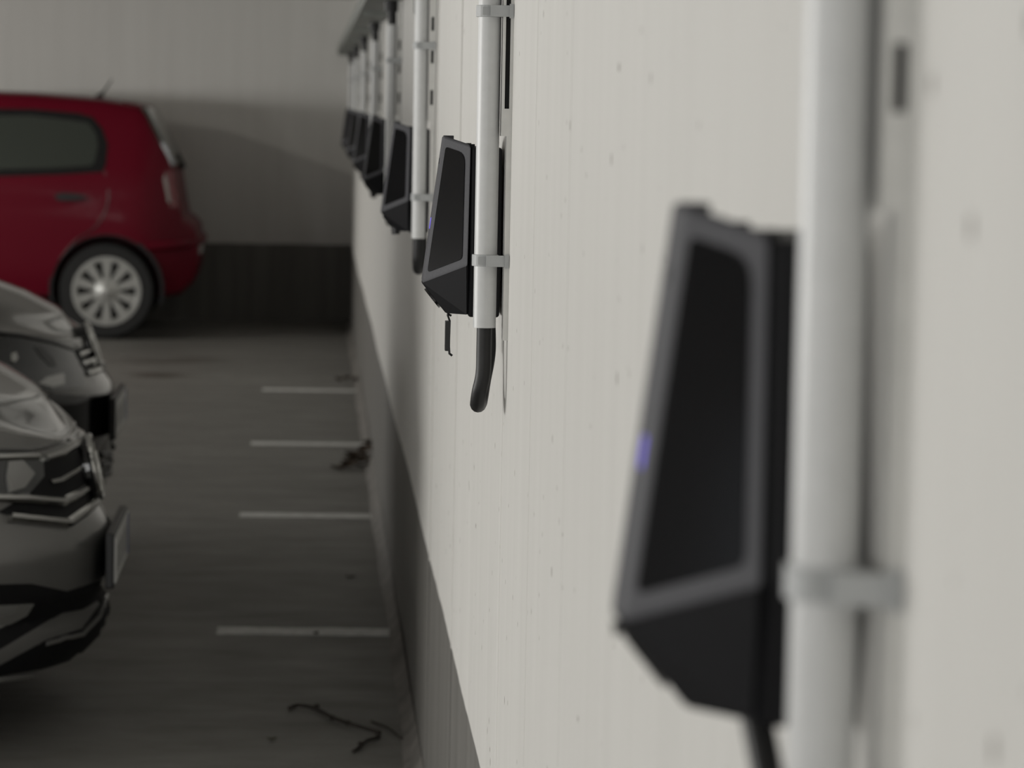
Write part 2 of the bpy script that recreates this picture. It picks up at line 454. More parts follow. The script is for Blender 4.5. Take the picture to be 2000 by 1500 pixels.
# dangling socket cap on the focused charger
dc = MB(); x = -.0705; y = -.022
dc.tube([loc((x, y, 1.195)), loc((x - .002, y, 1.188)), loc((x + .001, y, 1.180)), loc((x + .0005, y, 1.150))], .0014, 8)
dc.tube([loc((x - .0025, y, 1.190)), loc((x + .003, y, 1.187))], .0015, 8)
dc.box(loc((x - .0048, y - .012, 1.141)), loc((x + .0015, y + .012, 1.180)))
dc.tube([loc((x + .0005, y, 1.145)), loc((x + .0012, y, 1.137)), loc((x + .005, y, 1.134))], .0016, 8)
tag(dc.build('dangling_cap', M_TRIM, chargers[1]), 'black socket cap hanging on its strap')
sc_ = MB(); sc_.tube([loc((-.076, -.02, 1.198)), loc((-.074, -.02, 1.183))], .009, 12); sc_.build('socket_flap', M_TRIM, chargers[2], smooth=True)

# ------------------------------------------------------------------ mounting rails, conduits and power cables
PY, PX, PR = -.137, -.0295, .0148
RY0, RY1, RD = -.160, -.124, -.0135
def make_rail(slots):
    r = empty('mounting_rail', (0, 0, 1.165)); z0, z1 = 0., .60
    m = MB()
    # back web, far lip, and a near flange broken by the slots
    m.box((-.0065, RY0, z0), (0, RY1, .262)); z0 = .262
    m.box((-.0025, RY0, z0), (0, RY1, z1)); m.box((RD, RY1 - .0025, z0), (-.0025, RY1, z1))
    m.box((RD, RY0 + .0025, z0), (RD + .0025, RY0 + .011, z1)); m.box((RD, RY1 - .011, z0), (RD + .0025, RY1 - .0025, z1))
    zs = z0; xa, xb = -.0100, -.0040
    m.box((RD, RY0, z0), (xa, RY0 + .0025, z1)); m.box((xb, RY0, z0), (-.0025, RY0 + .0025, z1))
    for a, b in slots + [(z1, z1)]:
        if a > zs: m.box((xa, RY0, zs), (xb, RY0 + .0025, min(a, z1)))
        zs = b
    m.build('channel', M_RAIL, r)
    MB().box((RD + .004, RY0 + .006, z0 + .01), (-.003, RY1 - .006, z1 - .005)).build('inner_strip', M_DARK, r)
    return r
def make_conduit():
    c = empty('cable_conduit', (0, 0, 1.18)); H = .51
    p = MB(); ro, ri = PR, PR - .002; n = 28; vs = []
    for z, rr in ((.0, ri), (0, ro), (H, ro), (H, ri)):
        vs += [(PX + rr * math.cos(2*math.pi*k/n), PY + rr * math.sin(2*math.pi*k/n), z) for k in range(n)]
    p.add(vs, [(j*n+k, j*n+(k+1) % n, ((j+1) % 4)*n+(k+1) % n, ((j+1) % 4)*n+k) for j in range(4) for k in range(n)])
    p.build('pipe', M_PIPE, c, smooth=True)
    for z in (1.267 - 1.18, 1.586 - 1.18):
        b = MB(); out = []
        for k in range(13):
            a = math.pi / 2 + math.pi * k / 12; out.append((PX + .0178 * math.cos(a), PY + .0178 * math.sin(a)))
        out = [(RD - .0003, PY + .0178)] + out + [(RD - .0003, PY - .0178)]
        b.prism([(x, y, z - .0075) for x, y in out], (0, 0, .015))
        cl = b.build('clamp', M_CLAMP, c, bevel=.0006)
        MB().box((-.040, PY - .0195, z - .005), (-.0175, PY - .0155, z + .005)).build('clamp_lug', M_CLAMP, cl)
        MB().box((-.030, RY0 - .004, z - .0072), (-.0005, RY0 - .0006, z + .0072)).build('clamp_foot', M_CLAMP, cl)
        MB().box((-.006, RY0 - .006, z - .009), (-.0005, RY0 - .004, z + .009)).build('clamp_lug', M_CLAMP, cl)
    return c
def smooth_path(pts, n=8):
    P = [Vector(p) for p in pts]; out = []
    for i in range(len(P) - 1):
        p0, p1, p2, p3 = P[max(i-1, 0)], P[i], P[i+1], P[min(i+2, len(P)-1)]
        for k in range(n):
            t = k / n
            out.append(.5 * ((2*p1) + (p2-p0)*t + (2*p0-5*p1+4*p2-p3)*t*t + (3*p1-p0-3*p2+p3)*t**3))
    return out + [P[-1]]
def make_cable(kind):
    c = empty('charging_cable', (0, 0, 0)); r = .0100
    if kind == 2:
        r = .0118
        pts = [(PX, PY, 1.24), (PX, PY, 1.155), (PX, PY+.006, 1.128), (PX+.002, PY+.022, 1.114), (PX+.006, PY+.042, 1.117), (-.0200, PY+.060, 1.145), (-.0205, -.050, 1.20)]
    elif kind == 0:
        pts = [(PX, PY, 1.24), (PX, PY, 1.16), (PX-.004, PY+.002, 1.11), (PX-.008, PY+.015, 1.085), (PX-.012, PY+.025, 1.095), (-.038, -.098, 1.125), (-.042, -.070, 1.165), (-.046, -.045, 1.194)]; r = .0075
    else:
        pts = [(PX, PY, 1.24), (PX, PY, 1.155), (PX - .0005, PY, 1.12), (PX-.005, PY+.004, 1.095), (PX-.006, PY+.018, 1.079), (PX-.002, PY+.040, 1.080), (-.0265, PY+.060, 1.105), (-.020, PY+.072, 1.145), (-.0215, -.050, 1.20)]
    MB().tube(smooth_path(pts), r, 14).build('lower_loop', M_CABLE, c, smooth=True)
    up_ = MB(); up_.tube([(PX, PY, 1.62), (PX, PY, 1.70), (PX - .002, PY, 1.742), (PX - .002, PY, 1.759)], [.0125, .0130, .0140, .0140], 14)
    up_.build('upper_run', M_CABLE, c, smooth=True)
    up_ = MB(); up_.tube([(PX - .002, PY, 1.728), (PX - .002, PY, 1.759)], .0215, 16).build('gland', M_CABLE, c, smooth=True)
    return c
where = ['beside the nearest charger', 'beside the sharply focused charger', 'beside the third charger', 'beside the fourth charger',
         'beside the fifth charger', 'beside the sixth charger', 'beside the furthest charger', 'in the far corner']
std = [(.03 + .107 * i, .075 + .107 * i) for i in range(6)]
rails = [make_rail([(.304, .333)]), make_rail([(.297, .59)]), make_rail([(.297, .328), (.384, .411), (.452, .481)])]
conduit0 = make_conduit(); cab0 = make_cable(0); cab1 = make_cable(1); cab2 = make_cable(2)
for i, Y in enumerate(YS):
    r = rails[i] if i < 3 else copy_tree(rails[2])
    r.location = (0, Y, 1.165); tag(r, 'slotted white mounting rail on the wall ' + where[i], 'mounting rail', 'mounting rails')
    c = conduit0 if i == 0 else copy_tree(conduit0)
    c.location = (0, Y, 1.18); tag(c, 'vertical white plastic conduit pipe clamped to the wall ' + where[i], 'conduit', 'cable conduits')
    k = (cab0, cab1, cab2)[i] if i < 3 else copy_tree(cab2)
    k.location = (0, Y, 0); tag(k, 'black power cable looping out of the conduit ' + where[i], 'cable', 'black power cables')

# ------------------------------------------------------------------ cars with the nose to the wall
class NoseCar:
    """hull in local axes: x forward (nose near 0), y across, z up; world = (x0 + x, yc + y, z)"""
    def __init__(s, name, x0, ycen, w, length, nose, crest, paint, label, side_drop, zb=.2, a=.9, ex=2.15, crown=.22):
        s.root = empty(name, (x0, ycen, 0), label, 'car'); s.x0, s.yc, s.w = x0, ycen, w
        s.nose, s.crest = nose, crest
        def hood(x, y):
            t = abs(y) / w
            return lerp_list(crest, -x) - (.05 + crown * math.exp(min(x, 0) / .5)) * t ** 2.2
        out = []                                  # plan outline, closed
        NF = 48
        for i in range(NF + 1):
            th = -math.pi/2 + math.pi * i / NF
            out.append((-a * (1 - abs(math.cos(th)) ** (2/ex)), w * math.copysign(abs(math.sin(th)) ** (2/ex), th), abs(math.cos(th)) ** .6))
        for x in (-1.3, -2.0, -2.8, -3.5): out.append((x, w, 0))
        for i in range(13):
            th = math.pi/2 - math.pi * i / 12
            out.append((-length + .5 * (1 - abs(math.cos(th)) ** .8), w * math.copysign(abs(math.sin(th)) ** .8, th), 0))
        for x in (-3.5, -2.8, -2.0, -1.3): out.append((x, -w, 0))
        n = len(out); NL = 22; vs = []; fs = []
        for f in range(NL + 1):
            for (x, y, k) in out:
                zt = hood(x - .09 * k, y); z = zb + (zt - zb) * f / NL
                sw = 1 - .05 * smoothstep(.55, 1.0, z) * (1 - k) - .06 * smoothstep(.45, .2, z) * (1 - k)
                vs.append((x + lerp_list(nose, z) * k, y * sw, z))
        for f in range(NL):
            for j in range(n): fs.append((f*n+j, f*n+(j+1) % n, (f+1)*n+(j+1) % n, (f+1)*n+j))
        base = NL * n; NR = 12
        for r in range(1, NR + 1):
            t = r / NR
            for j in range(n):
                x, y, z = vs[base + j]; xs = max(min(x, -.32), -length + .5)
                X = x + (xs - x) * t; Yy = y * (1 - t)
                vs.append((X, Yy, z + (hood(X, Yy) - z) * smoothstep(0, .35, t)))
            o = len(vs) - 2*n
            for j in range(n): fs.append((o+j, o+(j+1) % n, o+n+(j+1) % n, o+n+j))
        vs.append((-length/2, 0, zb)); c = len(vs) - 1
        for j in range(n): fs.append((c, (j+1) % n, j))
        m = MB().add(vs, fs); s.body = m.build('body', paint, s.root, smooth=True, weld=True)
        me = s.body.data
        me.polygons.foreach_set('use_smooth', [True] * len(me.polygons))
        s.bvh = BVHTree.FromPolygons([v.co + Vector((x0, ycen, 0)) for v in me.vertices], [tuple(p.vertices) for p in me.polygons])
        s.length = length
        s.upper(paint); s.wheels()
    def local(s, p): return Vector((p.x - s.x0, p.y - s.yc, p.z))
    def hit(s, u, v):
        h = s.bvh.ray_cast(CAM, px_dir(u, v))
        return (h[0], h[1]) if h[0] is not None else None
    def patch(s, name, poly, m, off=.004, parent=None, step=9, label=None, both=True):
        P = []
        k = len(poly)
        for i in range(k):
            a, b = Vector(poly[i]), Vector(poly[(i+1) % k]); q = max(1, int((b-a).length / step))
            P += [a + (b-a) * j / q for j in range(q)]
        nb = len(P); xs = [p.x for p in P]; ys = [p.y for p in P]
        u = min(xs)
        while u < max(xs):
            v = min(ys)
            while v < max(ys):
                P.append(Vector((u + .37, v + .21))); v += step
            u += step
        r = delaunay_2d_cdt(P, [(i, (i+1) % nb) for i in range(nb)], [], 1, 1e-4)
        pts, tris = r[0], r[2]
        H = [s.hit(p.x, p.y) for p in pts]
        tris = [t for t in tris if all(H[i] for i in t) and max((H[t[0]][0] - H[t[1]][0]).length, (H[t[0]][0] - H[t[2]][0]).length, (H[t[1]][0] - H[t[2]][0]).length) < .35]
        if not tris: return None
        cnt = {}
        for t in tris:
            for e in ((t[0], t[1]), (t[1], t[2]), (t[2], t[0])):
                cnt[tuple(sorted(e))] = cnt.get(tuple(sorted(e)), 0) + 1
        obs = []
        for sg in ((1, -1) if both else (1,)):
            vs = []
            for h in H:
                if h is None: vs += [(0,0,0), (0,0,0)]; continue
                p = s.local(h[0]); q = h[1]
                for o in (off, -.012):
                    z = p + q * o; vs.append((z.x, z.y * sg, z.z))
            fs = [tuple(2*i for i in t) for t in tris] + [(2*a, 2*b, 2*b+1, 2*a+1) for (a, b), c in cnt.items() if c == 1]
            used = sorted({i for f in fs for i in f}); mp = {i: j for j, i in enumerate(used)}
            o = MB().add([vs[i] for i in used], [tuple(mp[i] for i in f) for f in fs]).build(name, m, parent or s.root, smooth=True)
            if label: o['label'] = label
            obs.append(o)
        return obs
    def bar(s, name, line, rad, m, off=.004, parent=None, step=8, label=None):
        P = []
        for a, b in zip(line, line[1:]):
            a, b = Vector(a), Vector(b); q = max(1, int((b-a).length / step)); P += [a + (b-a) * j / q for j in range(q)]
        P.append(Vector(line[-1])); H = [s.hit(p.x, p.y) for p in P]; H = [h for h in H if h]
        if len(H) < 2: return
        for sg in (1, -1):
            pts = [(lambda z: (z.x, z.y * sg, z.z))(s.local(h[0]) + h[1] * off) for h in H]
            o = MB().tube(pts, rad, 8).build(name, m, parent or s.root, smooth=True)
            if label: o['label'] = label
    def upper(s, paint):
        w = s.w; Lh = s.length
        lo = [(-1.05, .80), (-1.0, 0), ]
        b = [(-1.05, w*.86, .93), (-Lh + .45, w*.82, .97)]; t = [(-1.95, w*.66, 1.43), (-Lh + .95, w*.62, 1.42)]
        m = MB(); vs = []
        for (x, y, z) in (b[0], b[1], t[0], t[1]): vs += [(x, -y, z), (x, y, z)]
        m.add(vs, [(0,1,5,4), (2,6,7,3), (0,4,6,2), (1,3,7,5), (4,5,7,6), (0,2,3,1)])
        m.build('window_glass', M_GLASSG, s.root)
        r = MB(); 
        r.box((-Lh + .93, -w*.63, 1.425), (-1.93, w*.63, 1.465)); ro = r.build('roof', paint, s.root, bevel=.015)
        for sg in (-1, 1):
            for a_, b_ in ((b[0], t[0]), (b[1], t[1])):
                MB().tube([(a_[0], a_[1]*sg, a_[2]), (b_[0], b_[1]*sg, b_[2] + .01)], .035, 8).build('pillar', paint, s.root, smooth=True)
            MB().tube([(-2.55, w*.86*sg, .93), (-2.6, w*.655*sg, 1.43)], .03, 8).build('pillar', M_TRIM, s.root, smooth=True)
    def wheels(s):
        for x in (-.92, -s.length + .85):
            for sg in (-1, 1):
                t = MB().lathe_y((x, sg * (s.w - .10), .31), [(.21, -.1), (.29, -.1), (.31, -.07), (.31, .07), (.29, .105), (.21, .105)]).build('tyre', M_TYRE, s.root, smooth=True)
                MB().lathe_y((x, sg * (s.w - .10), .31), [(.0, sg*.09), (.07, sg*.09), (.19, sg*.07), (.212, sg*.10)]).build('rim', M_ALLOY, t, smooth=True)
    def plate(s, z0, z1, x, tilt=0):
        y = .26; p = MB().box((x - .02, -y - .012, z0 - .012), (x, y + .012, z1 + .012)).build('plate_holder', M_TRIM, s.root, bevel=.004)
        MB().box((x, -y, z0), (x + .004, y, z1)).build('number_plate', M_PLATE, p)
        MB().box((x + .004, y - .04, z0 + .003), (x + .0048, y - .003, z1 - .003)).build('blue_band', M_PLATEB, p)
        for yy in (-.20, -.12, -.04, .06, .14):
            MB().box((x + .004, yy - .006, z0 + .022), (x + .0048, yy + .006, z1 - .022)).build('plate_mark', M_PLATEK, p)
    def badge(s, x, z, r, lean):
        th = lean; b = MB(); d = Vector((math.cos(th), 0, math.sin(th))); e = Vector((-math.sin(th), 0, math.cos(th)))
        c = Vector((x, 0, z)); n = 28
        def circ(rr, o): return [c + d * o + rr * (math.cos(2*math.pi*k/n) * Vector((0,1,0)) + math.sin(2*math.pi*k/n) * e) for k in range(n)]
        o = MB().prism(circ(r, -.05), d * .055).build('badge', M_GLOSSB, s.root)
        q = MB(); A = circ(r, .012); q.tube(A + [A[0]], r * .09, 8, cap=False); q.build('badge_ring', M_CHROME, o, smooth=True)
        for line in (((-.45, .72), (-.02, .05), (.02, .05), (.45, .72)), ((-.80, .40), (-.42, -.75), (0, .02), (.42, -.75), (.80, .40))):
            pts = [c + d * .012 + r * (a * Vector((0,1,0)) + b2 * e) for a, b2 in line]
            MB().tube(pts, r * .07, 6).build('badge_letter', M_CHROME, o, smooth=True)

car1 = NoseCar('grey_car', -.712, 7.93, .90, 4.3,
    [(.165, -.06), (.20, -.022), (.245, -.015), (.27, -.03), (.30, -.042), (.325, -.012), (.43, -.008), (.45, -.014), (.53, -.064), (.62, -.080), (.68, -.10), (.75, -.12)],
    [(.09, .655), (.115, .69), (.15, .725), (.206, .772), (.30, .826), (.5, .885), (1.1, .99), (4.5, 1.0)], M_GREYCAR,
    'grey car nose-in to the wall, nearest, with chrome chevron grille bars', .1, zb=.165)
c = car1
c.patch('grille', [(84, 902), (158, 862), (170, 880), (186, 968), (132, 1022), (18, 1008), (-5, 1000), (40, 975), (62, 945), (80, 925)], M_GRILLE, .002)
c.patch('headlamp', [(-40, 888), (62, 890), (82, 904), (84, 930), (48, 972), (-40, 972)], M_LAMP, .004)
c.patch('lamp_reflector', [(12, 902), (40, 900), (64, 925), (44, 952), (12, 962), (8, 930)], M_LAMPW, .007)
c.bar('lamp_trim', [(-40, 894), (70, 892)], .009, M_CHROME, .004)
c.patch('bonnet_trim', [(82, 893), (118, 880), (152, 858), (154, 864), (120, 888), (90, 900)], M_GREYCAR, .008)
c.bar('bonnet_seam', [(-40, 880), (60, 880), (90, 874), (118, 864), (142, 848), (154, 832)], .005, M_GLOSSB, .0)
c.bar('grille_bar', [(84, 896), (118, 886), (150, 866)], .008, M_CHROME, .006)
c.patch('grille_slat', [(94, 938), (112, 934), (152, 912), (155, 917), (118, 940), (98, 944)], M_CHROME, .008)
c.bar('grille_bar', [(-40, 972), (50, 974), (118, 981), (163, 956)], .011, M_CHROME, .006)
c.bar('grille_bar', [(14, 1009), (130, 1023), (160, 1002), (182, 982)], .012, M_CHROME, .006)
c.badge(-.062, .585, .075, math.radians(12))
c.plate(.345, .450, .012)
c.patch('lower_grille', [(-40, 1142), (60, 1140), (130, 1155), (196, 1134), (204, 1165), (160, 1190), (120, 1196), (0, 1268), (-40, 1285)], M_GRILLE, .003)
c.patch('fog_lamp', [(-10, 1182), (64, 1178), (50, 1200), (10, 1222), (-10, 1230)], M_LAMPW, .005)
c.patch('lower_intake', [(-40, 1318), (-10, 1305), (90, 1250), (160, 1228), (200, 1175), (222, 1195), (196, 1250), (160, 1282), (80, 1305), (-40, 1325)], M_GRILLE, .003)
c.bar('intake_trim', [(88, 1256), (158, 1238), (190, 1205), (203, 1170)], .006, M_GREYCAR, .005)
c.bar('lip_trim', [(-40, 1330), (70, 1315), (165, 1286), (205, 1238)], .007, M_GREYCAR, .005)

car2 = NoseCar('dark_car', -.862, 10.5, .90, 4.3,
    [(.2, -.06), (.245, -.03), (.30, -.03), (.41, -.012), (.56, -.012), (.61, -.05), (.66, -.08), (.72, -.10), (.8, -.11)],
    [(.09, .715), (.12, .74), (.2, .80), (.30, .85), (.40, .885), (.6, .92), (1.1, 1.0), (4.5, 1.02)], M_DARKCAR,
    'dark car parked behind the grey car, black bumper and bright badge', .1)
c = car2
c.patch('headlamp', [(-40, 662), (20, 656), (100, 668), (140, 684), (166, 735), (160, 758), (100, 766), (40, 745), (-40, 700)], M_LAMP, .004)
c.patch('lamp_reflector', [(72, 750), (88, 738), (122, 730), (124, 752), (100, 758)], M_LAMPW, .007)
c.patch('lamp_lens', [(18, 692), (28, 688), (32, 700), (26, 708), (18, 704)], M_CHROME, .008)
c.patch('lamp_pocket', [(64, 678), (80, 680), (100, 700), (108, 716), (96, 716), (76, 696)], M_GLOSSB, .006)
c.bar('bonnet_seam', [(-40, 648), (40, 655), (100, 668), (138, 682), (150, 676)], .008, M_GLOSSB, .002)
c.patch('grille', [(142, 684), (186, 668), (205, 718), (202, 726), (170, 735)], M_GRILLE, .002)
c.bar('grille_bar', [(150, 694), (182, 682)], .008, M_CHROME, .006)
c.bar('grille_bar', [(158, 712), (190, 700)], .008, M_CHROME, .006)
c.bar('grille_bar', [(168, 731), (192, 724)], .010, M_CHROME, .006)
c.badge(-.085, .685, .07, math.radians(18))
c.plate(.425, .530, .012)
c.patch('bumper', [(98, 768), (170, 774), (222, 766), (232, 775), (238, 860), (225, 880), (180, 960), (98, 960), (60, 860)], M_GLOSSB, .004)
for v in (885, 905, 925):
    c.bar('lower_rib', [(192, v + 4), (232, v - 6)], .010, M_TRIM, .008)
c.bar('corner_trim', [(196, 958), (220, 952), (236, 938)], .012, M_LAMPW, .004)

# ------------------------------------------------------------------ red hatchback by the back wall
XR, YC = -.953, 20.93
top_tab = [(0, .60), (.012, .675), (.05, .718), (.088, .74), (.103, .80), (.122, .90), (.144, 1.03), (.18, 1.12), (.24, 1.23), (.315, 1.375), (.335, 1.402), (.36, 1.414), (.6, 1.447), (1.0, 1.472), (1.5, 1.482), (1.9, 1.46), (2.15, 1.39), (2.75, .98), (3.0, .94), (3.3, .86), (3.45, .74), (3.54, .55)]
bot_tab = [(0, .43), (.03, .33), (.1, .265), (.25, .24), (3.2, .22), (3.45, .26), (3.54, .40)]
def halfw(s, z):
    e = 1 - .30 * max(0, 1 - s / .42) ** 2.2 - .34 * max(0, 1 - (3.54 - s) / .6) ** 2.2
    y = .82 - .03 * max(0, (.45 - z) / .2) ** 2
    if z > .90: y -= .185 * ((z - .90) / .55) ** 1.15
    elif z > .72: y -= .012 * ((z - .72) / .18)
    return y * e
def make_red():
    root = empty('red_car', (XR, YC, 0), 'small red hatchback parked sideways in front of the back wall', 'car')
    ss = sorted({0, .006, .012, .03, .05, .07, .088, .095, .103, .112, .122, .133, .144, .16, .18, .205, .24, .27, .295, .315, .335, .36, .4, .5, .6, .8, 1.0, 1.25, 1.5, 1.7, 1.9, 2.02, 2.15, 2.3, 2.5, 2.75, 2.9, 3.0, 3.15, 3.3, 3.4, 3.45, 3.5, 3.54})
    vs = []; NZ = 16; row = None; fs = []
    for s in ss:
        zb, zt = lerp_list(bot_tab, s), lerp_list(top_tab, s); zs = zt - min(.06, (zt - zb) * .3)
        half = [(0, zb), (halfw(s, zb) * .9, zb)]
        half += [(halfw(s, zb + .03 + (zs - zb - .03) * k / NZ), zb + .03 + (zs - zb - .03) * k / NZ) for k in range(NZ + 1)]
        wt = halfw(s, zs); half += [(wt - .02, zt - .028), (wt - .06, zt - .008), (wt * .5, zt), (0, zt + .004)]
        sec = half + [(-y, z) for y, z in half[-2:0:-1]]
        row = len(sec); vs += [(-s, y, z) for y, z in sec]
    m = len(ss)
    for i in range(m - 1):
        for j in range(row): fs.append((i*row+j, i*row+(j+1) % row, (i+1)*row+(j+1) % row, (i+1)*row+j))
    fs += [tuple(range(row)), tuple(range((m-1)*row, m*row))[::-1]]
    body = MB().add(vs, fs).build('body', M_RED, root)
    cuts = []
    for s in (.535, 2.95):
        for sg in (-1, 1):
            q = MB(); q.lathe_y((-s, sg * .72, .30), [(0, -.26), (.335, -.26), (.335, .26), (0, .26)], 40)
            co = q.build('cut', M_TRIM, root, weld=True); bo = body.modifiers.new('b', 'BOOLEAN'); bo.object = co; bo.operation = 'DIFFERENCE'; bo.solver = 'EXACT'; cuts.append(co)
    dg = bpy.context.evaluated_depsgraph_get(); me = bpy.data.meshes.new_from_object(body.evaluated_get(dg))
    body.modifiers.clear(); body.data = me
    for co in cuts: bpy.data.objects.remove(co)
    me.materials.clear(); me.materials.append(M_RED)
    for p in me.polygons: p.use_smooth = True; p.material_index = 0
    try: me.set_sharp_from_angle(angle=math.radians(35))
    except Exception: pass
    # parts on the flanks, from (u, v) of the rear side view in metres: s from the rear bumper, z up
    def side(name, poly, m, off, parent=None, sgs=(-1, 1), depth=.01):
        res = []
        P = []
        k = len(poly)
        for i in range(k):
            a, b = Vector(poly[i]), Vector(poly[(i+1) % k]); q = max(1, int((b-a).length / .06)); P += [a + (b-a)*j/q for j in range(q)]
        nb = len(P); xs = [p.x for p in P]; ys = [p.y for p in P]; x = min(xs)
        while x < max(xs):
            y = min(ys)
            while y < max(ys): P.append(Vector((x + .004, y + .003))); y += .06
            x += .08
        r = delaunay_2d_cdt(P, [(i, (i+1) % nb) for i in range(nb)], [], 1, 1e-5)
        cnt = {}
        for t in r[2]:
            for e in ((t[0], t[1]), (t[1], t[2]), (t[2], t[0])): cnt[tuple(sorted(e))] = cnt.get(tuple(sorted(e)), 0) + 1
        for sg in sgs:
            v2 = []
            for p in r[0]:
                y = halfw(p.x, p.y); v2 += [(-p.x, sg * (y + off), p.y), (-p.x, sg * (y - depth), p.y)]
            f2 = [tuple(2*i for i in t) for t in r[2]] + [(2*a, 2*b, 2*b+1, 2*a+1) for (a, b), c_ in cnt.items() if c_ == 1]
            res.append(MB().add(v2, f2).build(name, m, parent or root, smooth=True))
        return res
    def S(u, v): 
        p = at_depth(u, v, YC - .80); return (XR - p.x, p.z)
    wpoly = [S(*p) for p in ((-60, 212), (60, 213), (150, 221), (178, 229), (198, 252), (209, 282), (206, 322), (200, 336), (120, 341), (-60, 346))]
    gpoly = [S(*p) for p in ((-60, 226), (60, 226), (140, 236), (170, 240), (186, 262), (190, 285), (184, 318), (176, 324), (100, 328), (-60, 332))]
    f = side('window_surround', wpoly, M_GLOSSB, .003)
    for fr, sg in zip(f, (-1, 1)): side('side_window', gpoly, M_GLASSG, .006, fr, (sg,))
    fw = [(1.95, .93), (2.62, .93), (2.12, 1.33), (1.95, 1.36)]
    f2 = side('window_surround', [(1.42, .92), (2.68, .92), (2.1, 1.37), (1.7, 1.405), (1.42, 1.405)], M_GLOSSB, .003)
    for fr, sg in zip(f2, (-1, 1)): side('side_window', [(1.47, .95), (2.58, .95), (2.08, 1.33), (1.7, 1.365), (1.47, 1.365)], M_GLASSG, .006, fr, (sg,))
    hp = [S(*p) for p in ((108, 380), (122, 376), (150, 378), (166, 383), (166, 388), (150, 391), (122, 392), (110, 389))]
    side('door_handle', hp, M_TRIM, .025)
    sl = [S(205, 336), S(212, 390), S(190, 440), S(150, 468), S(118, 505)]
    for sg in (-1, 1):
        P = smooth_path([(-s_, sg * (halfw(s_, z_) + .0), z_) for s_, z_ in sl], 5)
        MB().tube(P, .004, 6).build('door_seam', M_TRIM, root)
    tl = [S(*p) for p in ((336, 345), (346, 338), (358, 372), (362, 412), (347, 408), (340, 380))]
    f = side('tail_lamp', [(.112, .80), (.165, .80), (.20, .96), (.19, 1.02), (.15, 1.02), (.13, .91)], M_TAIL, .006)
    for fr, sg in zip(f, (-1, 1)): side('lamp_strip', [(.158, .83), (.176, .83), (.205, .97), (.195, 1.01), (.178, .95)], M_TAILW, .010, fr, (sg,))
    # rear screen, wiper, aerial, bumper insert, spoiler
    def top_strip(name, s0, s1, m, lift, frac, parent=None, thick=.02):
        v2 = []; K = 10; J = 10
        for i in range(K + 1):
            s_ = s0 + (s1 - s0) * i / K; z_ = lerp_list(top_tab, s_); wd = (halfw(s_, z_ - .03)) * frac
            for j in range(J + 1):
                y_ = -wd + 2 * wd * j / J; bow = .05 * (y_ / wd) ** 4
                for k in (0, 1): v2.append((-s_ + lift * .9 - k * thick - bow * .4, y_, z_ + lift * .35 - k * thick * .4))
        f3 = []
        nx = (J + 1) * 2
        for i in range(K):
            for j in range(J):
                a = i*nx + j*2; b = a + 2; c_ = a + nx; d_ = b + nx
                f3 += [(a, b, d_, c_), (a+1, c_+1, d_+1, b+1)]
            a = i*nx; f3.append((a, a+nx, a+nx+1, a+1)); a = i*nx + J*2; f3.append((a, a+1, a+nx+1, a+nx))
        f3 += [tuple(j*2 for j in range(J+1)) + tuple(j*2+1 for j in range(J, -1, -1))]
        a = K*nx; f3 += [tuple(a+j*2 for j in range(J+1)) + tuple(a+j*2+1 for j in range(J, -1, -1))]
        return MB().add(v2, f3).build(name, m, parent or root, smooth=True)
    rs = top_strip('rear_screen', .150, .325, M_GLASSG, .030, .97, thick=.05)
    p = at_depth(352, 322, YC - .2)
    MB().tube([(p.x - XR - .03, .0, p.z - .02), (p.x - XR + .02, 0, p.z)], .022, 10).build('wiper_hub', M_TRIM, root, smooth=True)
    MB().tube([(p.x - XR + .015, 0, p.z), (p.x - XR - .01, -.3, p.z + .07)], .009, 6).build('wiper_arm', M_TRIM, root, smooth=True)
    sp = MB(); 
    vs = []
    for y_ in (-.56, -.3, 0, .3, .56): 
        b_ = .03 * (abs(y_)/.56) ** 3
        vs += [(-.315 - b_, y_, 1.407), (-.318 - b_, y_, 1.393), (-.46, y_, 1.405), (-.46, y_, 1.434)]
    sp.add(vs, [(i*4+j, i*4+(j+1) % 4, i*4+4+(j+1) % 4, i*4+4+j) for i in range(4) for j in range(4)] + [(0,1,2,3), (19,18,17,16)])
    sp.build('spoiler', M_RED, root, bevel=.006)
    a0 = at_depth(194, 194, YC); a1 = at_depth(200, 183, YC); a2 = at_depth(219, 155, YC)
    lc = lambda p: (p.x - XR, 0, p.z)
    an = MB().tube([lc(at_depth(190, 196, YC)), lc(a1)], [.03, .014], 10).build('aerial_base', M_TRIM, root, smooth=True)
    MB().tube([lc(a1), lc(a2)], [.008, .004], 8).build('aerial', M_TRIM, an, smooth=True)
    MB().box((-.06, -.26, .50), (.008, .26, .61)).build('number_plate', M_PLATE, root)
    bl = MB(); bl.tube(smooth_path([(-.30, -.80, .56), (-.14, -.74, .575), (-.045, -.60, .58), (0.0, -.3, .585), (.004, 0, .585), (0.0, .3, .585), (-.045, .60, .58), (-.14, .74, .575), (-.30, .80, .56)], 4), .03, 10)
    bl.build('bumper_bulge', M_RED, root, smooth=True)
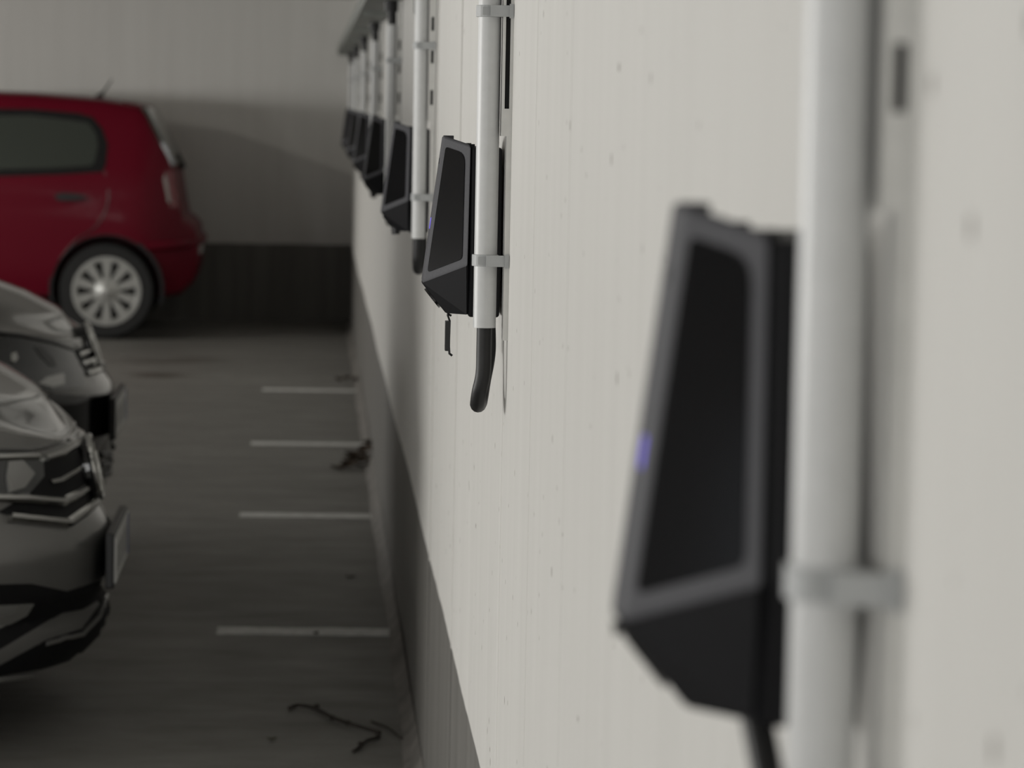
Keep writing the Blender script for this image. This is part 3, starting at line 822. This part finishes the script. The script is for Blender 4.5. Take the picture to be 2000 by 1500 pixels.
    # wheels
    for s_ in (.535, 2.95):
        for sg in (-1, 1):
            cx, cy, cz = -s_, sg * .715, .292
            arch = MB()
            vs = []; NA = 20
            for k in range(NA + 1):
                an_ = -.25 + (math.pi + .5) * k / NA
                for rr, yy in ((.345, .10), (.325, .10), (.325, -.25), (.345, -.25)): vs.append((cx + rr*math.cos(an_), cy + sg*yy, .30 + rr*math.sin(an_)))
            arch.add(vs, [(k*4+j, k*4+(j+1) % 4, k*4+4+(j+1) % 4, k*4+4+j) for k in range(NA) for j in range(4)])
            arch.build('arch_liner', M_TRIM, root)
            ty = MB().lathe_y((cx, cy, cz), [(.20, -.09), (.272, -.09), (.29, -.065), (.29, .065), (.272, .09), (.205, .09)], 40).build('tyre', M_TYRE, root, smooth=True)
            ri = MB().lathe_y((cx, cy, cz), [(.0, sg*.02), (.205, sg*.02)], 32).build('wheel_back', M_TRIM, ty)
            wh = MB().lathe_y((cx, cy, cz), [(.172, sg*.075), (.186, sg*.094), (.208, sg*.094), (.212, sg*.06)], 40).build('rim', M_ALLOY, root, smooth=True)
            MB().lathe_y((cx, cy, cz), [(0, sg*.10), (.035, sg*.10), (.042, sg*.095), (.075, sg*.09), (.09, sg*.06)], 28).build('hub_cap', M_ALLOY, wh, smooth=True)
            for k in range(10):
                a = 2 * math.pi * (k + .5) / 10; ca, sa = math.cos(a), math.sin(a)
                def pt(r, t, y): return (cx + r*ca - t*sa, cy + sg*y, cz + r*sa + t*ca)
                MB().add([pt(.06,-.016,.088), pt(.06,.016,.088), pt(.19,.030,.090), pt(.19,-.030,.090), pt(.06,-.02,.05), pt(.06,.02,.05), pt(.19,.034,.05), pt(.19,-.034,.05)],
                         [(0,1,2,3), (4,7,6,5), (0,4,5,1), (1,5,6,2), (2,6,7,3), (3,7,4,0)]).build('spoke', M_ALLOY, wh)
    return root
make_red()

# ------------------------------------------------------------------ litter on the floor
def fl(u, v, z): p = on_floor(u, v); return Vector((p.x, p.y, z))
tw = empty('twig', fl(650, 1425, 0), 'long thin dark forked twig lying on the floor in the foreground', 'twig')
o0 = Vector(tw.location)
def tpath(pts): return [fl(u, v, z) - o0 for u, v, z in pts]
MB().tube(smooth_path(tpath([(566, 1388, .006), (582, 1384, .008), (616, 1389, .007), (650, 1411, .012), (690, 1424, .010), (737, 1434, .006)]), 4), [.007] + [.0045]*19 + [.0055], 7).build('stem', M_TWIG, tw, smooth=True)
MB().tube(smooth_path(tpath([(737, 1434, .006), (740, 1443, .005), (715, 1452, .006), (700, 1465, .005), (689, 1472, .005)]), 4), .0036, 6).build('side_shoot', M_TWIG, tw, smooth=True)
for (u, v) in ((617, 1388), (648, 1410), (678, 1420), (738, 1440), (703, 1462)):
    p = fl(u, v, .009) - o0
    MB().tube([p + Vector((-.006, 0, 0)), p, p + Vector((.007, .003, .004))], [.003, .008, .003], 7).build('bud', M_TWIG, tw, smooth=True)
t2 = empty('twig', fl(770, 1440, 0), 'short fine twig on the floor between the long twig and wall', 'twig'); o1 = Vector(t2.location)
MB().tube(smooth_path([fl(u, v, z) - o1 for u, v, z in ((725, 1411, .003), (760, 1428, .006), (785, 1447, .005), (812, 1455, .004))], 4), .0022, 6).build('stem', M_TWIG, t2, smooth=True)
MB().tube(smooth_path([fl(u, v, z) - o1 for u, v, z in ((812, 1455, .004), (811, 1464, .004), (803, 1474, .003))], 4), .0025, 6).build('side_shoot', M_TWIG, t2, smooth=True)
def leaf_mesh(length, width, curl):
    m = MB(); vs = []; K = 6
    for i in range(K + 1):
        t = i / K; wd = width * math.sin(math.pi * min(.98, t + .04)) ** .8 / 2; z = curl * (4 * (t - .5) ** 2)
        vs += [((t - .5) * length, -wd, z + curl * .5), ((t - .5) * length, 0, z), ((t - .5) * length, wd, z + curl * .6)]
    fs = []
    for i in range(K):
        a = i*3; fs += [(a, a+1, a+4, a+3), (a+1, a+2, a+5, a+4)]
    n = len(vs); vs2 = vs + [(x, y, z + .0012) for x, y, z in vs]
    return m.add(vs2, fs + [tuple(n + i for i in f[::-1]) for f in fs])
def leaf(u, v, L_, W_, curl, rz, rx, m, label, group=None, lift=0):
    o = leaf_mesh(L_, W_, curl).build('dry_leaf', m); o.location = fl(u, v, .003 + lift); o.rotation_euler = (rx, 0, rz)
    return tag(o, label, 'leaf', group)
heap = [(662, 919, .07, .05, .3, .15, 0), (674, 917, .08, .05, 1.2, .2, .004), (686, 915, .08, .05, -.5, .25, .008), (697, 909, .09, .06, .8, .3, .012),
        (707, 903, .08, .06, 2.0, .35, .018), (716, 897, .08, .06, -.9, .4, .026), (723, 890, .07, .05, .5, .45, .036), (703, 915, .08, .05, 2.6, .15, .002),
        (715, 909, .08, .05, .2, .25, .010), (680, 911, .07, .05, 2.2, .4, .016), (690, 905, .07, .04, .1, .5, .022), (728, 897, .06, .05, 1.8, .4, .020)]
for (u, v, a, b, rz, rx, lf) in heap:
    leaf(u, v, a, b, .010, rz, rx, M_LEAF, 'curled brown leaf in the heap by the wall foot', 'leaf heap by the wall', lf + abs(math.sin(rx)) * b * .4)
for (u, v) in ((664, 748), (679, 745), (693, 748)):
    leaf(u, v, .05, .05, .012, u * .7, .2, M_LEAF, 'brown leaf beside the furthest bay line', 'leaves by the furthest line', .010)
leaf(531, 1448, .022, .015, .004, .3, 0, M_GLEAF, 'tiny yellow-green leaf left of the long twig')
leaf(785, 1260, .03, .016, .006, .5, .2, M_LEAF, 'small dark leaf at the end of the nearest bay line')
leaf(617, 1240, .022, .016, .004, 1.0, 0, M_LEAF, 'tiny dark leaf on the front edge of the nearest bay line')
leaf(805, 1414, .026, .016, .006, .2, .2, M_LEAF, 'small dark leaf at the wall foot above the fine twig')
leaf(684, 1130, .028, .014, .004, .2, 0, M_LEAF, 'lone tiny leaf on bare floor between the two nearest lines')
